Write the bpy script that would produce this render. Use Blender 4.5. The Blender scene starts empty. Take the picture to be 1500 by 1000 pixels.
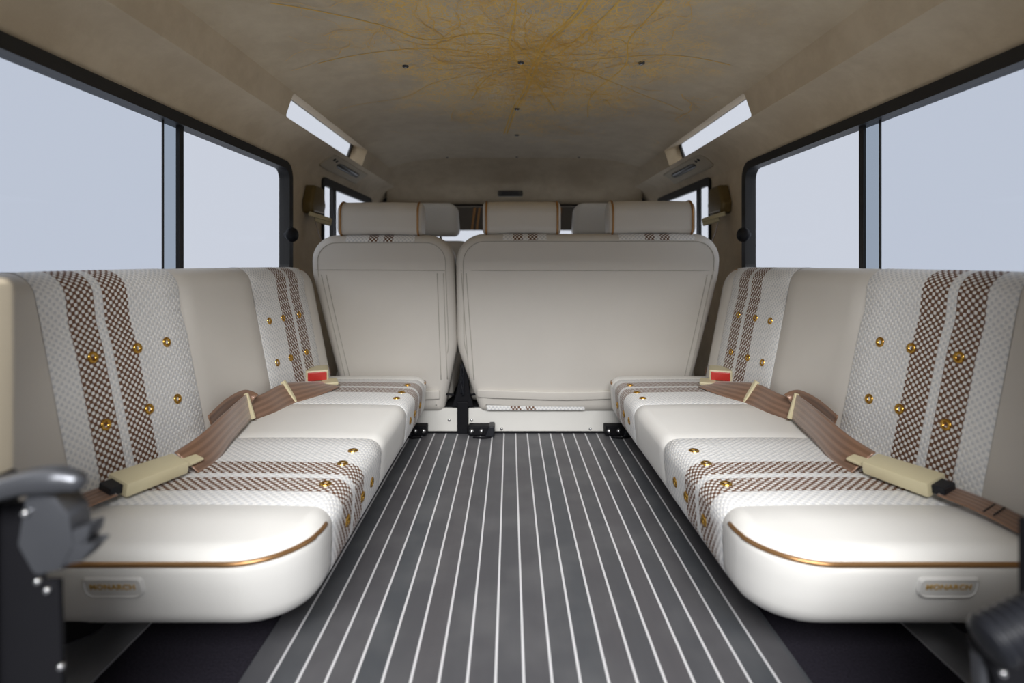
import bpy, bmesh, math, random
from mathutils import Vector, Matrix
from mathutils.bvhtree import BVHTree
PI = math.pi
sc = bpy.context.scene
COL = sc.collection
ORG = {}

# ------------------------------------------------------------------ helpers
def smooth01(t):
    t = max(0.0, min(1.0, t)); return t*t*(3-2*t)

def link(o):
    COL.objects.link(o); return o

def thing(name, loc, label, cat, group=None, kind=None):
    o = link(bpy.data.objects.new(name, None))
    o.empty_display_size = .05
    o.location = loc; ORG[o] = Vector(loc)
    o['label'] = label; o['category'] = cat
    if group: o['group'] = group
    if kind: o['kind'] = kind
    return o

def tag(o, label, cat, group=None):
    o['label'] = label; o['category'] = cat
    if group: o['group'] = group
    return o

def obj(name, bm, mats, parent=None, smooth=True, label=None, kind=None, angle=None, uv=None, base=None):
    """link a bmesh (world coordinates) as one mesh object, parented with a translation only"""
    if uv:
        lay = bm.loops.layers.uv.verify()
        for f in bm.faces:
            for l in f.loops: l[lay].uv = uv(l.vert.co)
    org = ORG[parent] if parent is not None else (Vector(base) if base is not None else Vector((0,0,0)))
    bmesh.ops.translate(bm, verts=bm.verts, vec=-org)
    me = bpy.data.meshes.new(name)
    if smooth:
        for f in bm.faces: f.smooth = True
    if angle:
        for e in bm.edges:
            if len(e.link_faces) == 2 and e.calc_face_angle(0) > angle: e.smooth = False
    bm.to_mesh(me); bm.free()
    for m in (mats if isinstance(mats, (list, tuple)) else [mats]): me.materials.append(m)
    o = link(bpy.data.objects.new(name, me))
    if parent is not None: o.parent = parent
    else: o.location = org
    ORG[o] = org
    if label: o['label'] = label
    if kind: o['kind'] = kind
    return o

def inst(name, me, parent, mat4):
    o = link(bpy.data.objects.new(name, me)); o.parent = parent
    o.matrix_local = Matrix.Translation(-ORG[parent]) @ mat4
    return o

def frame(p, n):
    n = Vector(n).normalized()
    q = Vector((0,0,1)).rotation_difference(n)
    return Matrix.Translation(Vector(p)) @ q.to_matrix().to_4x4()

def add_box(bm, lo, hi, bev=0.0, segs=2):
    lo = Vector(lo); hi = Vector(hi)
    r = bmesh.ops.create_cube(bm, size=1.0)
    vs = r['verts']
    for v in vs:
        v.co = Vector([(lo[i]+hi[i])/2 + v.co[i]*(hi[i]-lo[i]) for i in range(3)])
    if bev > 0:
        es = list({e for v in vs for e in v.link_edges})
        bmesh.ops.bevel(bm, geom=es, offset=bev, segments=segs, profile=.6, affect='EDGES')

def catmull(pts, n=8):
    pts = [Vector(p) for p in pts]
    if len(pts) < 3: 
        return [pts[0].lerp(pts[-1], i/n) for i in range(n+1)]
    out = []
    P = [pts[0]*2-pts[1]] + pts + [pts[-1]*2-pts[-2]]
    for i in range(1, len(P)-2):
        a,b,c,d = P[i-1],P[i],P[i+1],P[i+2]
        for k in range(n):
            t = k/n
            out.append(.5*((2*b)+(c-a)*t+(2*a-5*b+4*c-d)*t*t+(3*b-a-3*c+d)*t**3))
    out.append(pts[-1]); return out

def add_tube(bm, pts, r, seg=10, cap=True, closed=False):
    pts = [Vector(p) for p in pts]
    n = len(pts); rings = []; up = None
    for i,p in enumerate(pts):
        if closed: t = pts[(i+1)%n]-pts[i-1]
        else: t = pts[min(i+1,n-1)]-pts[max(i-1,0)]
        if t.length < 1e-9: t = Vector((0,1,0))
        t.normalize()
        if up is None:
            up = t.orthogonal().normalized()
        up = (up - t*up.dot(t)).normalized()
        b = t.cross(up)
        rr = r[i] if isinstance(r, (list,tuple)) else r
        rings.append([bm.verts.new(p + (up*math.cos(2*PI*k/seg)+b*math.sin(2*PI*k/seg))*rr) for k in range(seg)])
    m = n if closed else n-1
    for i in range(m):
        A,B = rings[i], rings[(i+1)%n]
        for k in range(seg):
            bm.faces.new((A[k],A[(k+1)%seg],B[(k+1)%seg],B[k]))
    if cap and not closed:
        bm.faces.new(rings[0][::-1]); bm.faces.new(rings[-1])

def add_prism(bm, poly, fn, d0, d1, bev=0.0):
    """poly of 2D points, fn(a,b,d)->3D; extruded d0..d1"""
    A = [bm.verts.new(fn(a,b,d0)) for a,b in poly]
    B = [bm.verts.new(fn(a,b,d1)) for a,b in poly]
    fs = [bm.faces.new(A[::-1]), bm.faces.new(B)]
    n = len(poly)
    for i in range(n):
        fs.append(bm.faces.new((A[i],A[(i+1)%n],B[(i+1)%n],B[i])))
    bmesh.ops.recalc_face_normals(bm, faces=fs)
    if bev > 0:
        es = list({e for f in fs for e in f.edges})
        bmesh.ops.bevel(bm, geom=es, offset=bev, segments=2, profile=.6, affect='EDGES')

def add_lathe(bm, prof, M=Matrix.Identity(4), seg=20):
    rings = []
    for r,z in prof:
        if r < 1e-6: rings.append([bm.verts.new(M @ Vector((0,0,z)))])
        else: rings.append([bm.verts.new(M @ Vector((r*math.cos(2*PI*k/seg), r*math.sin(2*PI*k/seg), z))) for k in range(seg)])
    for A,B in zip(rings, rings[1:]):
        for k in range(seg):
            k2 = (k+1)%seg
            if len(A)==1 and len(B)==1: continue
            if len(A)==1: bm.faces.new((A[0],B[k],B[k2]))
            elif len(B)==1: bm.faces.new((A[k],B[0],A[k2]))
            else: bm.faces.new((A[k],A[k2],B[k2],B[k]))
    bmesh.ops.recalc_face_normals(bm, faces=bm.faces)

def rpoly(corners, radii, seg=8):
    """convex polygon with rounded corners (2D)"""
    out = []; n = len(corners)
    for i in range(n):
        p = Vector(corners[i]); a = Vector(corners[i-1]); b = Vector(corners[(i+1)%n])
        u = (a-p).normalized(); v = (b-p).normalized()
        r = radii[i] if isinstance(radii,(list,tuple)) else radii
        ang = math.acos(max(-1,min(1,u.dot(v))))
        if r <= 0 or ang > PI-1e-3: out.append(p); continue
        d = r/math.tan(ang/2)
        c = p + (u+v).normalized()*(r/math.sin(ang/2))
        s = p+u*d - c; e = p+v*d - c
        a0 = math.atan2(s.y,s.x); a1 = math.atan2(e.y,e.x)
        da = (a1-a0+PI)%(2*PI)-PI
        for k in range(seg+1):
            t = a0+da*k/seg
            out.append(Vector((c.x+r*math.cos(t), c.y+r*math.sin(t))))
    return out

def pillow(outline, c0, c1, r0, r1, fn, cutsA=(), cutsB=(), segs=6, deform=None, flat1=True):
    """slab with outline (a,b), depth c from c0 to c1, rounded over by r0 at c0 and r1 at c1"""
    n = len(outline)
    area = sum(outline[i].x*outline[(i+1)%n].y-outline[(i+1)%n].x*outline[i].y for i in range(n))
    if area < 0: outline = outline[::-1]
    nor = []
    for i in range(n):
        e1 = (outline[i]-outline[i-1]); e2 = (outline[(i+1)%n]-outline[i])
        if e1.length < 1e-9: e1 = e2
        if e2.length < 1e-9: e2 = e1
        n1 = Vector((e1.y,-e1.x)).normalized(); n2 = Vector((e2.y,-e2.x)).normalized()
        m = (n1+n2).normalized(); nor.append(m/max(.5,m.dot(n1)))
    levels = []
    for k in range(segs+1):
        t = PI/2*k/segs
        levels.append((c0 + r0*(1-math.sin(t)), r0*(1-math.cos(t))))
    levels = levels[::-1]
    lv = [(c0 + r0*(1-math.cos(PI/2*k/segs)), r0*(1-math.sin(PI/2*k/segs))) for k in range(segs+1)]
    lv += [(c0+r0+(c1-r1-c0-r0)*j/3, 0) for j in (1,2)]
    lv += [(c1 - r1*(1-math.cos(PI/2*k/segs)), r1*(1-math.sin(PI/2*k/segs))) for k in range(segs,-1,-1)]
    bm = bmesh.new(); loops = []
    for c, ins in lv:
        loops.append([bm.verts.new((outline[i].x-nor[i].x*ins, outline[i].y-nor[i].y*ins, c)) for i in range(n)])
    for A,B in zip(loops, loops[1:]):
        for i in range(n):
            bm.faces.new((A[i],A[(i+1)%n],B[(i+1)%n],B[i]))
    bm.faces.new(loops[0][::-1]); bm.faces.new(loops[-1])
    for ax, cuts in ((0,cutsA),(1,cutsB)):
        no = Vector((1,0,0)) if ax==0 else Vector((0,1,0))
        for c in cuts:
            bmesh.ops.bisect_plane(bm, geom=bm.verts[:]+bm.edges[:]+bm.faces[:], dist=1e-5, plane_co=no*c, plane_no=no)
    for v in bm.verts:
        v.co = Vector(fn(*v.co))
    if deform:
        for v in bm.verts: v.co = deform(v.co)
    bmesh.ops.recalc_face_normals(bm, faces=bm.faces)
    if bm.calc_volume(signed=True) < 0: bmesh.ops.reverse_faces(bm, faces=bm.faces)
    bm.normal_update()
    return bm

def split(bm, pred):
    """copies the picked faces as a layer of cloth lying just above the shell"""
    b2 = bm.copy(); b2.normal_update()
    for v in b2.verts: v.co += v.normal*.0011
    d2 = [f for f in b2.faces if not pred(f.calc_center_median())]
    bmesh.ops.delete(b2, geom=d2, context='FACES')
    return bm, b2

def lin(a,b,n): return [a+(b-a)*i/n for i in range(n+1)]

# ------------------------------------------------------------------ materials
def hexc(r,g,b):
    f = lambda c: (c/255/12.92) if c/255 <= .04045 else ((c/255+.055)/1.055)**2.4
    return (f(r),f(g),f(b),1)

class NT:
    def __init__(self, name):
        self.m = bpy.data.materials.new(name); self.m.use_nodes = True
        self.t = self.m.node_tree; self.t.nodes.clear()
        self.out = self.n('ShaderNodeOutputMaterial')
    def n(self, typ, **kw):
        nd = self.t.nodes.new(typ)
        for k,v in kw.items():
            if k.startswith('i_'): nd.inputs[k[2:].replace('_',' ')].default_value = v
            else: setattr(nd, k, v)
        return nd
    def l(self, a, b): self.t.links.new(a, b)
    def math(self, op, a, b=None, clamp=False):
        nd = self.n('ShaderNodeMath', operation=op); nd.use_clamp = clamp
        for i,x in enumerate((a,b)):
            if x is None: continue
            if isinstance(x,(int,float)): nd.inputs[i].default_value = x
            else: self.l(x, nd.inputs[i])
        return nd.outputs[0]
    def mix(self, fac, a, b):
        nd = self.n('ShaderNodeMix', data_type='RGBA')
        for i,x in ((0,fac),(6,a),(7,b)):
            if isinstance(x,(int,float,tuple)): nd.inputs[i].default_value = x
            else: self.l(x, nd.inputs[i])
        return nd.outputs[2]
    def ramp(self, x, a, b):
        nd = self.n('ShaderNodeMapRange'); nd.inputs[1].default_value=a; nd.inputs[2].default_value=b
        nd.interpolation_type='SMOOTHSTEP'; self.l(x, nd.inputs[0]); return nd.outputs[0]
    def bsdf(self, col, rough=.5, metal=0.0, spec=.5, **kw):
        b = self.n('ShaderNodeBsdfPrincipled')
        if isinstance(col, tuple): b.inputs['Base Color'].default_value = col
        else: self.l(col, b.inputs['Base Color'])
        if isinstance(rough,(int,float)): b.inputs['Roughness'].default_value = rough
        else: self.l(rough, b.inputs['Roughness'])
        b.inputs['Metallic'].default_value = metal
        b.inputs['Specular IOR Level'].default_value = spec
        for k,v in kw.items(): b.inputs[k].default_value = v
        self.l(b.outputs[0], self.out.inputs[0]); return b
    def bump(self, h, b, strength=.3, dist=.001):
        nd = self.n('ShaderNodeBump'); nd.inputs['Strength'].default_value=strength; nd.inputs['Distance'].default_value=dist
        self.l(h, nd.inputs['Height']); self.l(nd.outputs[0], b.inputs['Normal'])
    def noise(self, scale, detail=3, vec=None, rough=.5):
        nd = self.n('ShaderNodeTexNoise'); nd.inputs['Scale'].default_value=scale; nd.inputs['Detail'].default_value=detail
        nd.inputs['Roughness'].default_value = rough
        if vec is not None: self.l(vec, nd.inputs['Vector'])
        return nd.outputs[0]
    def objco(self):
        return self.n('ShaderNodeTexCoord').outputs['Object']
    def geo(self): return self.n('ShaderNodeNewGeometry').outputs['Position']

def leather(name, c1, c2, rough=.42, spec=.4):
    t = NT(name); co = t.objco()
    col = t.mix(t.noise(6,2,co), c1, c2)
    b = t.bsdf(col, rough, spec=spec)
    v = t.n('ShaderNodeTexVoronoi'); v.inputs['Scale'].default_value=420; t.l(co, v.inputs['Vector'])
    h = t.math('ADD', t.math('MULTIPLY', v.outputs[0], .5), t.math('MULTIPLY', t.noise(9,2,co), 1.2))
    t.bump(h, b, .10, .002)
    return t.m

def plain(name, c, rough=.5, metal=0.0, spec=.5, var=.12, scale=30, bump=.05):
    t = NT(name); co = t.objco(); n = t.noise(scale,3,co)
    dark = tuple(x*(1-var) for x in c[:3])+(1,)
    b = t.bsdf(t.mix(n, dark, c), rough, metal, spec)
    if bump: t.bump(n, b, bump, .002)
    return t.m

LEA = leather('cream_leather', (.70,.675,.625,1), (.74,.715,.665,1))
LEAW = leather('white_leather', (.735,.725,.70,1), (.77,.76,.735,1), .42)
LEAB = leather('stone_shaded_leather', (.55,.522,.482,1), (.59,.562,.522,1), .45)  # bench back tone; on rear seats, cream leather with shade painted in
SEAM = plain('thread_seam', (.42,.40,.36,1), .7)
PIPE = plain('copper_piping', hexc(168,128,86), .28, .75, .6)
GOLD = plain('brass', hexc(205,160,75), .22, 1.0, .5, var=.05, bump=0)
BLACKR = plain('black_rubber', (.012,.012,.013,1), .5)
BLACKM = plain('black_metal', (.008,.008,.010,1), .6, .0, .12)
BLACKP = plain('black_plastic', (.010,.011,.015,1), .42, 0, .3)
STEEL = plain('bright_steel', (.55,.55,.56,1), .25, 1.0)
GREYM = plain('grey_cast_metal', (.13,.135,.15,1), .35, .8)
DGREY = plain('dark_grey_paint', (.06,.06,.065,1), .45)
SILLM = plain('grey_sill_paint', (.40,.40,.42,1), .45)
WHITEP = plain('cream_painted_metal', (.66,.65,.62,1), .4, var=.04)
BUCKLE = plain('cream_plastic', hexc(208,198,164), .4, var=.05)
RED = plain('red_plastic', (.52,.03,.022,1), .35, var=.05)
BEIGE = plain('beige_plastic', hexc(205,196,180), .5, var=.06)
BRONZE = plain('bronze_plastic', hexc(120,102,62), .35, .3)
DARKLAMP = plain('smoked_lens', (.10,.095,.085,1), .3)
TAGM = plain('cream_tag', (.63,.62,.60,1), .45, var=.04)
GOLDT = plain('gold_print', hexc(196,158,84), .4, .3, bump=0)
TRIMB = plain('beige_trim', hexc(196,184,162), .7, var=.1, scale=12)
VISOR = plain('taupe_visor', (.16,.145,.125,1), .7)
FRONTL = leather('pale_grey_leather', (.80,.80,.79,1), (.84,.84,.83,1), .4)

def weave_mat(name, s0=None):
    """basket weave: uv in metres, u across the stripes, v along them"""
    t = NT(name)
    uv = t.n('ShaderNodeUVMap').outputs[0]
    sp = t.n('ShaderNodeSeparateXYZ'); t.l(uv, sp.inputs[0])
    u, v = sp.outputs[0], sp.outputs[1]
    a, b = .0070, .0082
    su = t.math('SINE', t.math('MULTIPLY', u, PI/a)); sv = t.math('SINE', t.math('MULTIPLY', v, PI/b))
    s = t.math('MULTIPLY', su, sv)
    top = t.ramp(s, -.45, -.05)                      # 1 where the pale weft lies on top
    dot = t.ramp(s, .02, .22)
    # stripe mask from the second uv channel: v' = 1 inside a stripe
    at = t.n('ShaderNodeAttribute', attribute_name='stripe'); st = at.outputs['Fac']
    wn = t.noise(300,2,t.objco())
    white = t.mix(wn, (.70,.70,.70,1), (.84,.83,.81,1))
    grey = t.mix(top, (.58,.59,.61,1), white)  # grey between raised white threads is weave shadow put into the colour
    brown = t.mix(wn, (.095,.045,.024,1), (.19,.095,.055,1))
    brn = t.mix(dot, brown, white)
    col = t.mix(st, grey, brn)
    bs = t.bsdf(col, .6, spec=.3)
    h = t.math('POWER', t.math('ABSOLUTE', s), .5)
    h = t.math('MULTIPLY', h, t.math('ADD', t.math('MULTIPLY', top, .6), .4))
    t.bump(h, bs, .55, .002)
    return t.m
WEAVE = weave_mat('woven_fabric')

def webbing_mat():
    t = NT('brown_webbing')
    sp = t.n('ShaderNodeSeparateXYZ'); t.l(t.n('ShaderNodeUVMap').outputs[0], sp.inputs[0])
    u, v = sp.outputs[0], sp.outputs[1]
    rib = t.math('SINE', t.math('MULTIPLY', v, 2*PI*4.5))
    r01 = t.ramp(rib, -.8, .9)
    fine = t.math('SINE', t.math('MULTIPLY', u, 2*PI/.0022))
    col = t.mix(r01, hexc(122,92,73), hexc(142,109,88))
    b = t.bsdf(col, .33, .25, .6)
    b.inputs['Sheen Weight'].default_value = .3
    t.bump(t.math('ADD', r01, t.math('MULTIPLY', fine, .10)), b, .35, .0010)
    return t.m
WEB = webbing_mat()

def suede(name, c1, c2, roads=False):
    t = NT(name); p = t.objco()
    n1 = t.noise(3.2,5,p,.65); n2 = t.noise(14,4,p,.7)
    n = t.math('ADD', t.math('MULTIPLY', n1, .65), t.math('MULTIPLY', n2, .35))
    col = t.mix(t.ramp(n, .36, .64), c1, c2)
    if roads:
        sp = t.n('ShaderNodeSeparateXYZ'); t.l(p, sp.inputs[0])
        wob = t.n('ShaderNodeTexNoise'); wob.inputs['Scale'].default_value=5; t.l(p, wob.inputs['Vector'])
        add = t.n('ShaderNodeVectorMath', operation='MULTIPLY_ADD'); t.l(wob.outputs['Color'], add.inputs[0])
        add.inputs[1].default_value=(.12,.12,0); t.l(p, add.inputs[2])
        # dense street blob round the centre of the map
        dx = t.math('MULTIPLY', t.math('SUBTRACT', sp.outputs[0], .03), 1.55)
        dy = t.math('MULTIPLY', t.math('SUBTRACT', sp.outputs[1], 1.62), .82)
        d = t.math('SQRT', t.math('ADD', t.math('MULTIPLY',dx,dx), t.math('MULTIPLY',dy,dy)))
        d = t.math('ADD', d, t.math('MULTIPLY', t.math('SUBTRACT', t.noise(4.5,4,p,.7), .5), 1.3))
        dens = t.math('SUBTRACT', 1.0, t.ramp(d, .35, .95))
        lines = None
        for scl, w, k in ((26,.022,.9),(70,.05,.75),(11,.012,.6)):
            v = t.n('ShaderNodeTexVoronoi', feature='DISTANCE_TO_EDGE'); v.inputs['Scale'].default_value=scl
            v.distance = 'EUCLIDEAN'
            t.l(add.outputs[0], v.inputs['Vector'])
            e = t.math('MULTIPLY', t.math('SUBTRACT', 1.0, t.ramp(v.outputs[0], w*.3, w*1.6)), k)
            lines = e if lines is None else t.math('MAXIMUM', lines, e)
        fac = t.math('MULTIPLY', lines, dens)
        fac = t.math('ADD', fac, t.math('MULTIPLY', t.math('MULTIPLY', dens, t.ramp(n2, .35, .65)), .38), clamp=True)
        far = t.math('MULTIPLY', t.math('SUBTRACT', lines, .55), .10, clamp=True)
        fac = t.math('MAXIMUM', fac, far)
        col = t.mix(t.math('MULTIPLY', fac, .95), col, (.96,.62,.14,1))
    b = t.bsdf(col, .85, spec=.15)
    b.inputs['Sheen Weight'].default_value = .25
    t.bump(t.noise(180,3,p), b, .15, .002)
    return t.m
SUEDE = suede('beige_suede', (.58,.475,.33,1), (.70,.59,.43,1))
SUEDEC = suede('beige_suede_with_map', (.59,.49,.345,1), (.70,.60,.44,1), True)
ROADC = plain('gold_thread', (.96,.62,.14,1), .6, bump=0)

def deck_mat():
    t = NT('striped_marine_deck'); p = t.objco()
    sp = t.n('ShaderNodeSeparateXYZ'); t.l(p, sp.inputs[0])
    W = .0446
    q = t.math('DIVIDE', t.math('ADD', sp.outputs[0], 10*W+.0082), W)
    fr = t.math('FRACT', q); cell = t.math('FLOOR', q)
    d = t.math('MINIMUM', fr, t.math('SUBTRACT', 1.0, fr))
    line = t.math('SUBTRACT', 1.0, t.ramp(d, .038, .062))
    wn = t.n('ShaderNodeTexWhiteNoise', noise_dimensions='1D'); t.l(cell, wn.inputs['W'])
    base = t.mix(wn.outputs['Value'], (.072,.078,.088,1), (.098,.093,.101,1))
    mp = t.n('ShaderNodeMapping'); mp.inputs['Scale'].default_value=(90,5,5); t.l(p, mp.inputs[0])
    g = t.noise(1.0,4,mp.outputs[0])
    base = t.mix(g, t.mix(.45, base, (.06,.062,.068,1)), base)
    base = t.mix(t.ramp(t.noise(7,3,p),.4,.7), base, t.mix(.35, base, (.15,.15,.155,1)))
    bx = t.math('GREATER_THAN', t.math('ABSOLUTE', t.math('ADD', sp.outputs[0], .006)), .4245)
    line = t.math('MULTIPLY', line, t.math('SUBTRACT', 1.0, bx))
    col = t.mix(line, base, (.62,.62,.64,1))
    b = t.bsdf(col, .5, spec=.35)
    t.bump(g, b, .08, .002)
    return t.m
DECK = deck_mat()

def carpet_mat():
    t = NT('dark_carpet'); p = t.objco()
    n = t.noise(260,3,p); b = t.bsdf(t.mix(n, (.010,.009,.013,1), (.040,.036,.05,1)), .95, spec=.1)
    t.bump(n, b, .6, .004); return t.m
CARPET = carpet_mat()

def glass_mat(name, tint, refl=.06):
    t = NT(name)
    tr = t.n('ShaderNodeBsdfTransparent'); tr.inputs[0].default_value = tint
    gl = t.n('ShaderNodeBsdfGlossy'); gl.inputs['Roughness'].default_value=.02; gl.inputs[0].default_value=(.9,.95,1,1)
    fr = t.n('ShaderNodeLayerWeight'); fr.inputs[0].default_value=.25
    mx = t.n('ShaderNodeMixShader')
    f = t.math('ADD', t.math('MULTIPLY', t.math('POWER', fr.outputs['Facing'], 4), .12), .012)
    t.l(f, mx.inputs[0]); t.l(tr.outputs[0], mx.inputs[1]); t.l(gl.outputs[0], mx.inputs[2])
    t.l(mx.outputs[0], t.out.inputs[0]); return t.m
GLASS_F = glass_mat('window_glass_fixed', (.86,.88,.92,1))
GLASS_S = glass_mat('window_glass_sliding', (.74,.78,.85,1))
GLASS_D = glass_mat('window_glass_overlap', (.42,.48,.55,1))
GLASS_C = glass_mat('clear_glass', (.93,.94,.96,1))

# ------------------------------------------------------------------ shell
XW = .915                  # side wall plane
ZT = 1.06                  # top of the flat wall
Y0, Y1 = .50, 3.62
def ceil_z(x): return 1.24 + .06*(1-min(1,(abs(x)/.762))**5)

def holed(bm, outer, holes, fn, depth=None):
    """planar face with holes, fn(a,b,d)->3D; reveals extruded to depth"""
    es = []; rev = []
    for loop in [outer]+holes:
        vs = [bm.verts.new((p[0],p[1],0)) for p in loop]
        ed = [bm.edges.new((vs[i],vs[(i+1)%len(vs)])) for i in range(len(vs))]
        es += ed
        if loop is not outer: rev.append(vs)
    bmesh.ops.triangle_fill(bm, use_beauty=True, use_dissolve=False, edges=es, normal=(0,0,1))
    if depth:
        for vs in rev:
            w = [bm.verts.new((v.co.x,v.co.y,depth)) for v in vs]
            for i in range(len(vs)):
                bm.faces.new((vs[i],vs[(i+1)%len(vs)],w[(i+1)%len(vs)],w[i]))
    for v in bm.verts: v.co = Vector(fn(*v.co))
    bmesh.ops.recalc_face_normals(bm, faces=bm.faces)

MAINW = (.56,2.105,.60,1.052)     # y0,y1,z0,z1 of the rear side window opening
FRONW = (2.47,3.30,.62,1.040)
ALP = (1.78,2.70)                # alpine window along y
CR = (.79,1.158)                 # cove crease (x,z)
CT = (.762,1.24)                 # top of the cove
def rect(a0,a1,b0,b1,r,seg=6): return [tuple(p) for p in rpoly([(a0,b0),(a1,b0),(a1,b1),(a0,b1)], r, seg)]

def ring(bm, loopA, loopB, fn, d0, d1):
    """frame between two loops of equal length, between depths"""
    n = len(loopA); q = []
    for lp,d in ((loopA,d0),(loopB,d0),(loopB,d1),(loopA,d1)):
        q.append([bm.verts.new(fn(p[0],p[1],d)) for p in lp])
    for j in range(4):
        A,B = q[j], q[(j+1)%4]
        for i in range(n): bm.faces.new((A[i],A[(i+1)%n],B[(i+1)%n],B[i]))
    bmesh.ops.recalc_face_normals(bm, faces=bm.faces)

def side_shell(s, nm, wi):
    P = lambda a,b,d: (s*(XW+d), a, b)
    bm = bmesh.new()
    holed(bm, [(Y0,-.05),(Y1,-.05),(Y1,ZT),(Y0,ZT)], [rect(*MAINW,.05), rect(*FRONW,.04)], P, .02)
    # cove from wall top up to the crease
    b2 = bmesh.new()
    prof = [(XW,ZT)] + [(XW-.125*t-.012*math.sin(PI*t)*-1, ZT+.098*t+.016*math.sin(PI*t)) for t in lin(0,1,10)[1:-1]] + [CR]
    ys = lin(Y0,Y1,24)
    g = [[b2.verts.new((s*x,y,z)) for x,z in prof] for y in ys]
    for i in range(len(ys)-1):
        for j in range(len(prof)-1): b2.faces.new((g[i][j],g[i][j+1],g[i+1][j+1],g[i+1][j]))
    # flat strip holding the alpine window
    b3 = bmesh.new()
    L = math.hypot(CT[0]-CR[0], CT[1]-CR[1])
    ux, uz = (CT[0]-CR[0])/L, (CT[1]-CR[1])/L
    A = lambda a,b,d: (s*(CR[0]+ux*b+uz*d), a, CR[1]+uz*b-ux*d)
    holed(b3, [(Y0,0),(Y1,0),(Y1,L),(Y0,L)], [rect(ALP[0],ALP[1],.0008,L-.0008,.012)], A, .09)
    for b in (b2,b3):
        me = bpy.data.meshes.new('t'); b.to_mesh(me); b.free(); bm.from_mesh(me); bpy.data.meshes.remove(me)
    o = obj('wall_'+nm, bm, SUEDE, kind='structure', angle=math.radians(40)); 
    # --- main window
    w = thing('window_%d'%wi, (s*XW,(MAINW[0]+MAINW[1])/2,MAINW[2]), 'large sliding side window above the %s bench, black rubber frame' % nm, 'window', kind='structure')
    y0,y1,z0,z1 = MAINW
    b = bmesh.new(); ring(b, rect(y0-.004,y1+.012,z0-.01,z1+.010,.06), rect(y0+.02,y1-.022,z0+.02,z1-.020,.04), P, -.012, .03)
    obj('window_frame', b, BLACKR, w, angle=.6)
    ypost = 1.42
    b = bmesh.new(); add_box(b, (s*(XW+.003),ypost-.009,z0+.01), (s*(XW+.011),ypost+.009,z1-.012), .001); obj('mullion', b, BLACKR, w, False)
    def pane(name, a0,a1, d, mat):
        b = bmesh.new(); vs = [b.verts.new(P(a,c,d)) for a,c in ((a0,z0+.01),(a1,z0+.01),(a1,z1-.012),(a0,z1-.012))]; b.faces.new(vs)
        return obj(name, b, mat, w, False)
    pane('fixed_pane', ypost+.008, y1-.01, .008, GLASS_F)
    pane('sliding_pane', y0+.005, 1.357, .011, GLASS_S)
    pane('overlap_pane', 1.357, ypost-.006, .011, GLASS_D)
    b = bmesh.new(); add_box(b, (s*(XW+.009),1.355,z0+.01), (s*(XW+.013),1.359,z1-.012)); obj('pane_edge', b, BLACKR, w, False)
    b = bmesh.new()
    M = frame((s*(XW-.012),y1-.045,.772), (-s,-.5,0))
    add_lathe(b, [(0,-.01),(.010,-.01),(.009,.004),(.012,.012),(.024,.016),(.029,.024),(.028,.032),(.020,.040),(0,.043)], M, 24)
    obj('latch_knob', b, BLACKP, w)
    # --- front door window
    w2 = thing('window_%d'%(wi+1), (s*XW,2.9,FRONW[2]), 'narrow front door window glimpsed past the %s headrest of the second row' % nm, 'window', kind='structure')
    y0,y1,z0,z1 = FRONW
    b = bmesh.new(); ring(b, rect(y0-.006,y1+.03,z0-.02,z1+.028,.03), rect(y0+.006,y1-.02,z0+.02,z1-.012,.02), P, -.012, .004)
    obj('window_frame', b, BLACKR, w2, angle=.6)
    b = bmesh.new(); add_box(b, (s*(XW-.008),2.600,z0), (s*(XW+.004),2.645,z1), .003); obj('mullion', b, BLACKR, w2, False)
    b = bmesh.new(); b.faces.new([b.verts.new(P(a,c,.005)) for a,c in ((y0,z0),(y1,z0),(y1,z1),(y0,z1))]); obj('pane', b, GLASS_C, w2, False)
    # --- alpine window
    w3 = thing('window_%d'%(wi+2), (s*.776,2.26,1.2), 'slim roof-edge skylight in the %s cove' % nm, 'window', kind='structure')
    b = bmesh.new(); ring(b, rect(ALP[0]-.004,ALP[1]+.004,-.002,L+.001,.016), rect(ALP[0]-.002,ALP[1]-.022,-.0015,L-.001,.014), A, .076, .085)
    obj('rubber_seal', b, BLACKR, w3, angle=.6)
    b = bmesh.new(); b.faces.new([b.verts.new(A(a,c,.08)) for a,c in ((ALP[0],0),(ALP[1],0),(ALP[1],L),(ALP[0],L))]); obj('pane', b, GLASS_C, w3, False)

side_shell(-1, 'left', 1)
side_shell(1, 'right', 4)

# ceiling with gold street map printed on the suede
bm = bmesh.new()
xs = [.762*math.sin(PI/2*t) for t in lin(-1,1,48)]; ys = lin(Y0,3.2,40)
g = [[bm.verts.new((x,y,ceil_z(x))) for x in xs] for y in ys]
for i in range(len(ys)-1):
    for j in range(len(xs)-1): bm.faces.new((g[i][j],g[i+1][j],g[i+1][j+1],g[i][j+1]))
rnd = random.Random(7)
lift = [.0008]
def road(pts, w):
    pts = catmull([(p[0],p[1],0) for p in pts], 6)
    prev = None; lift[0] += .000003
    for i,p in enumerate(pts):
        t = pts[min(i+1,len(pts)-1)]-pts[max(i-1,0)]
        if t.length<1e-9: continue
        nrm = Vector((-t.y,t.x,0)).normalized()*w/2
        row = []
        for q in (p-nrm,p+nrm):
            x = max(-.74,min(.74,q.x)); row.append(bm.verts.new((x,q.y,ceil_z(x)-lift[0])))
        if prev:
            f = bm.faces.new((prev[0],row[0],row[1],prev[1])); f.material_index = 1
        prev = row
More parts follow.
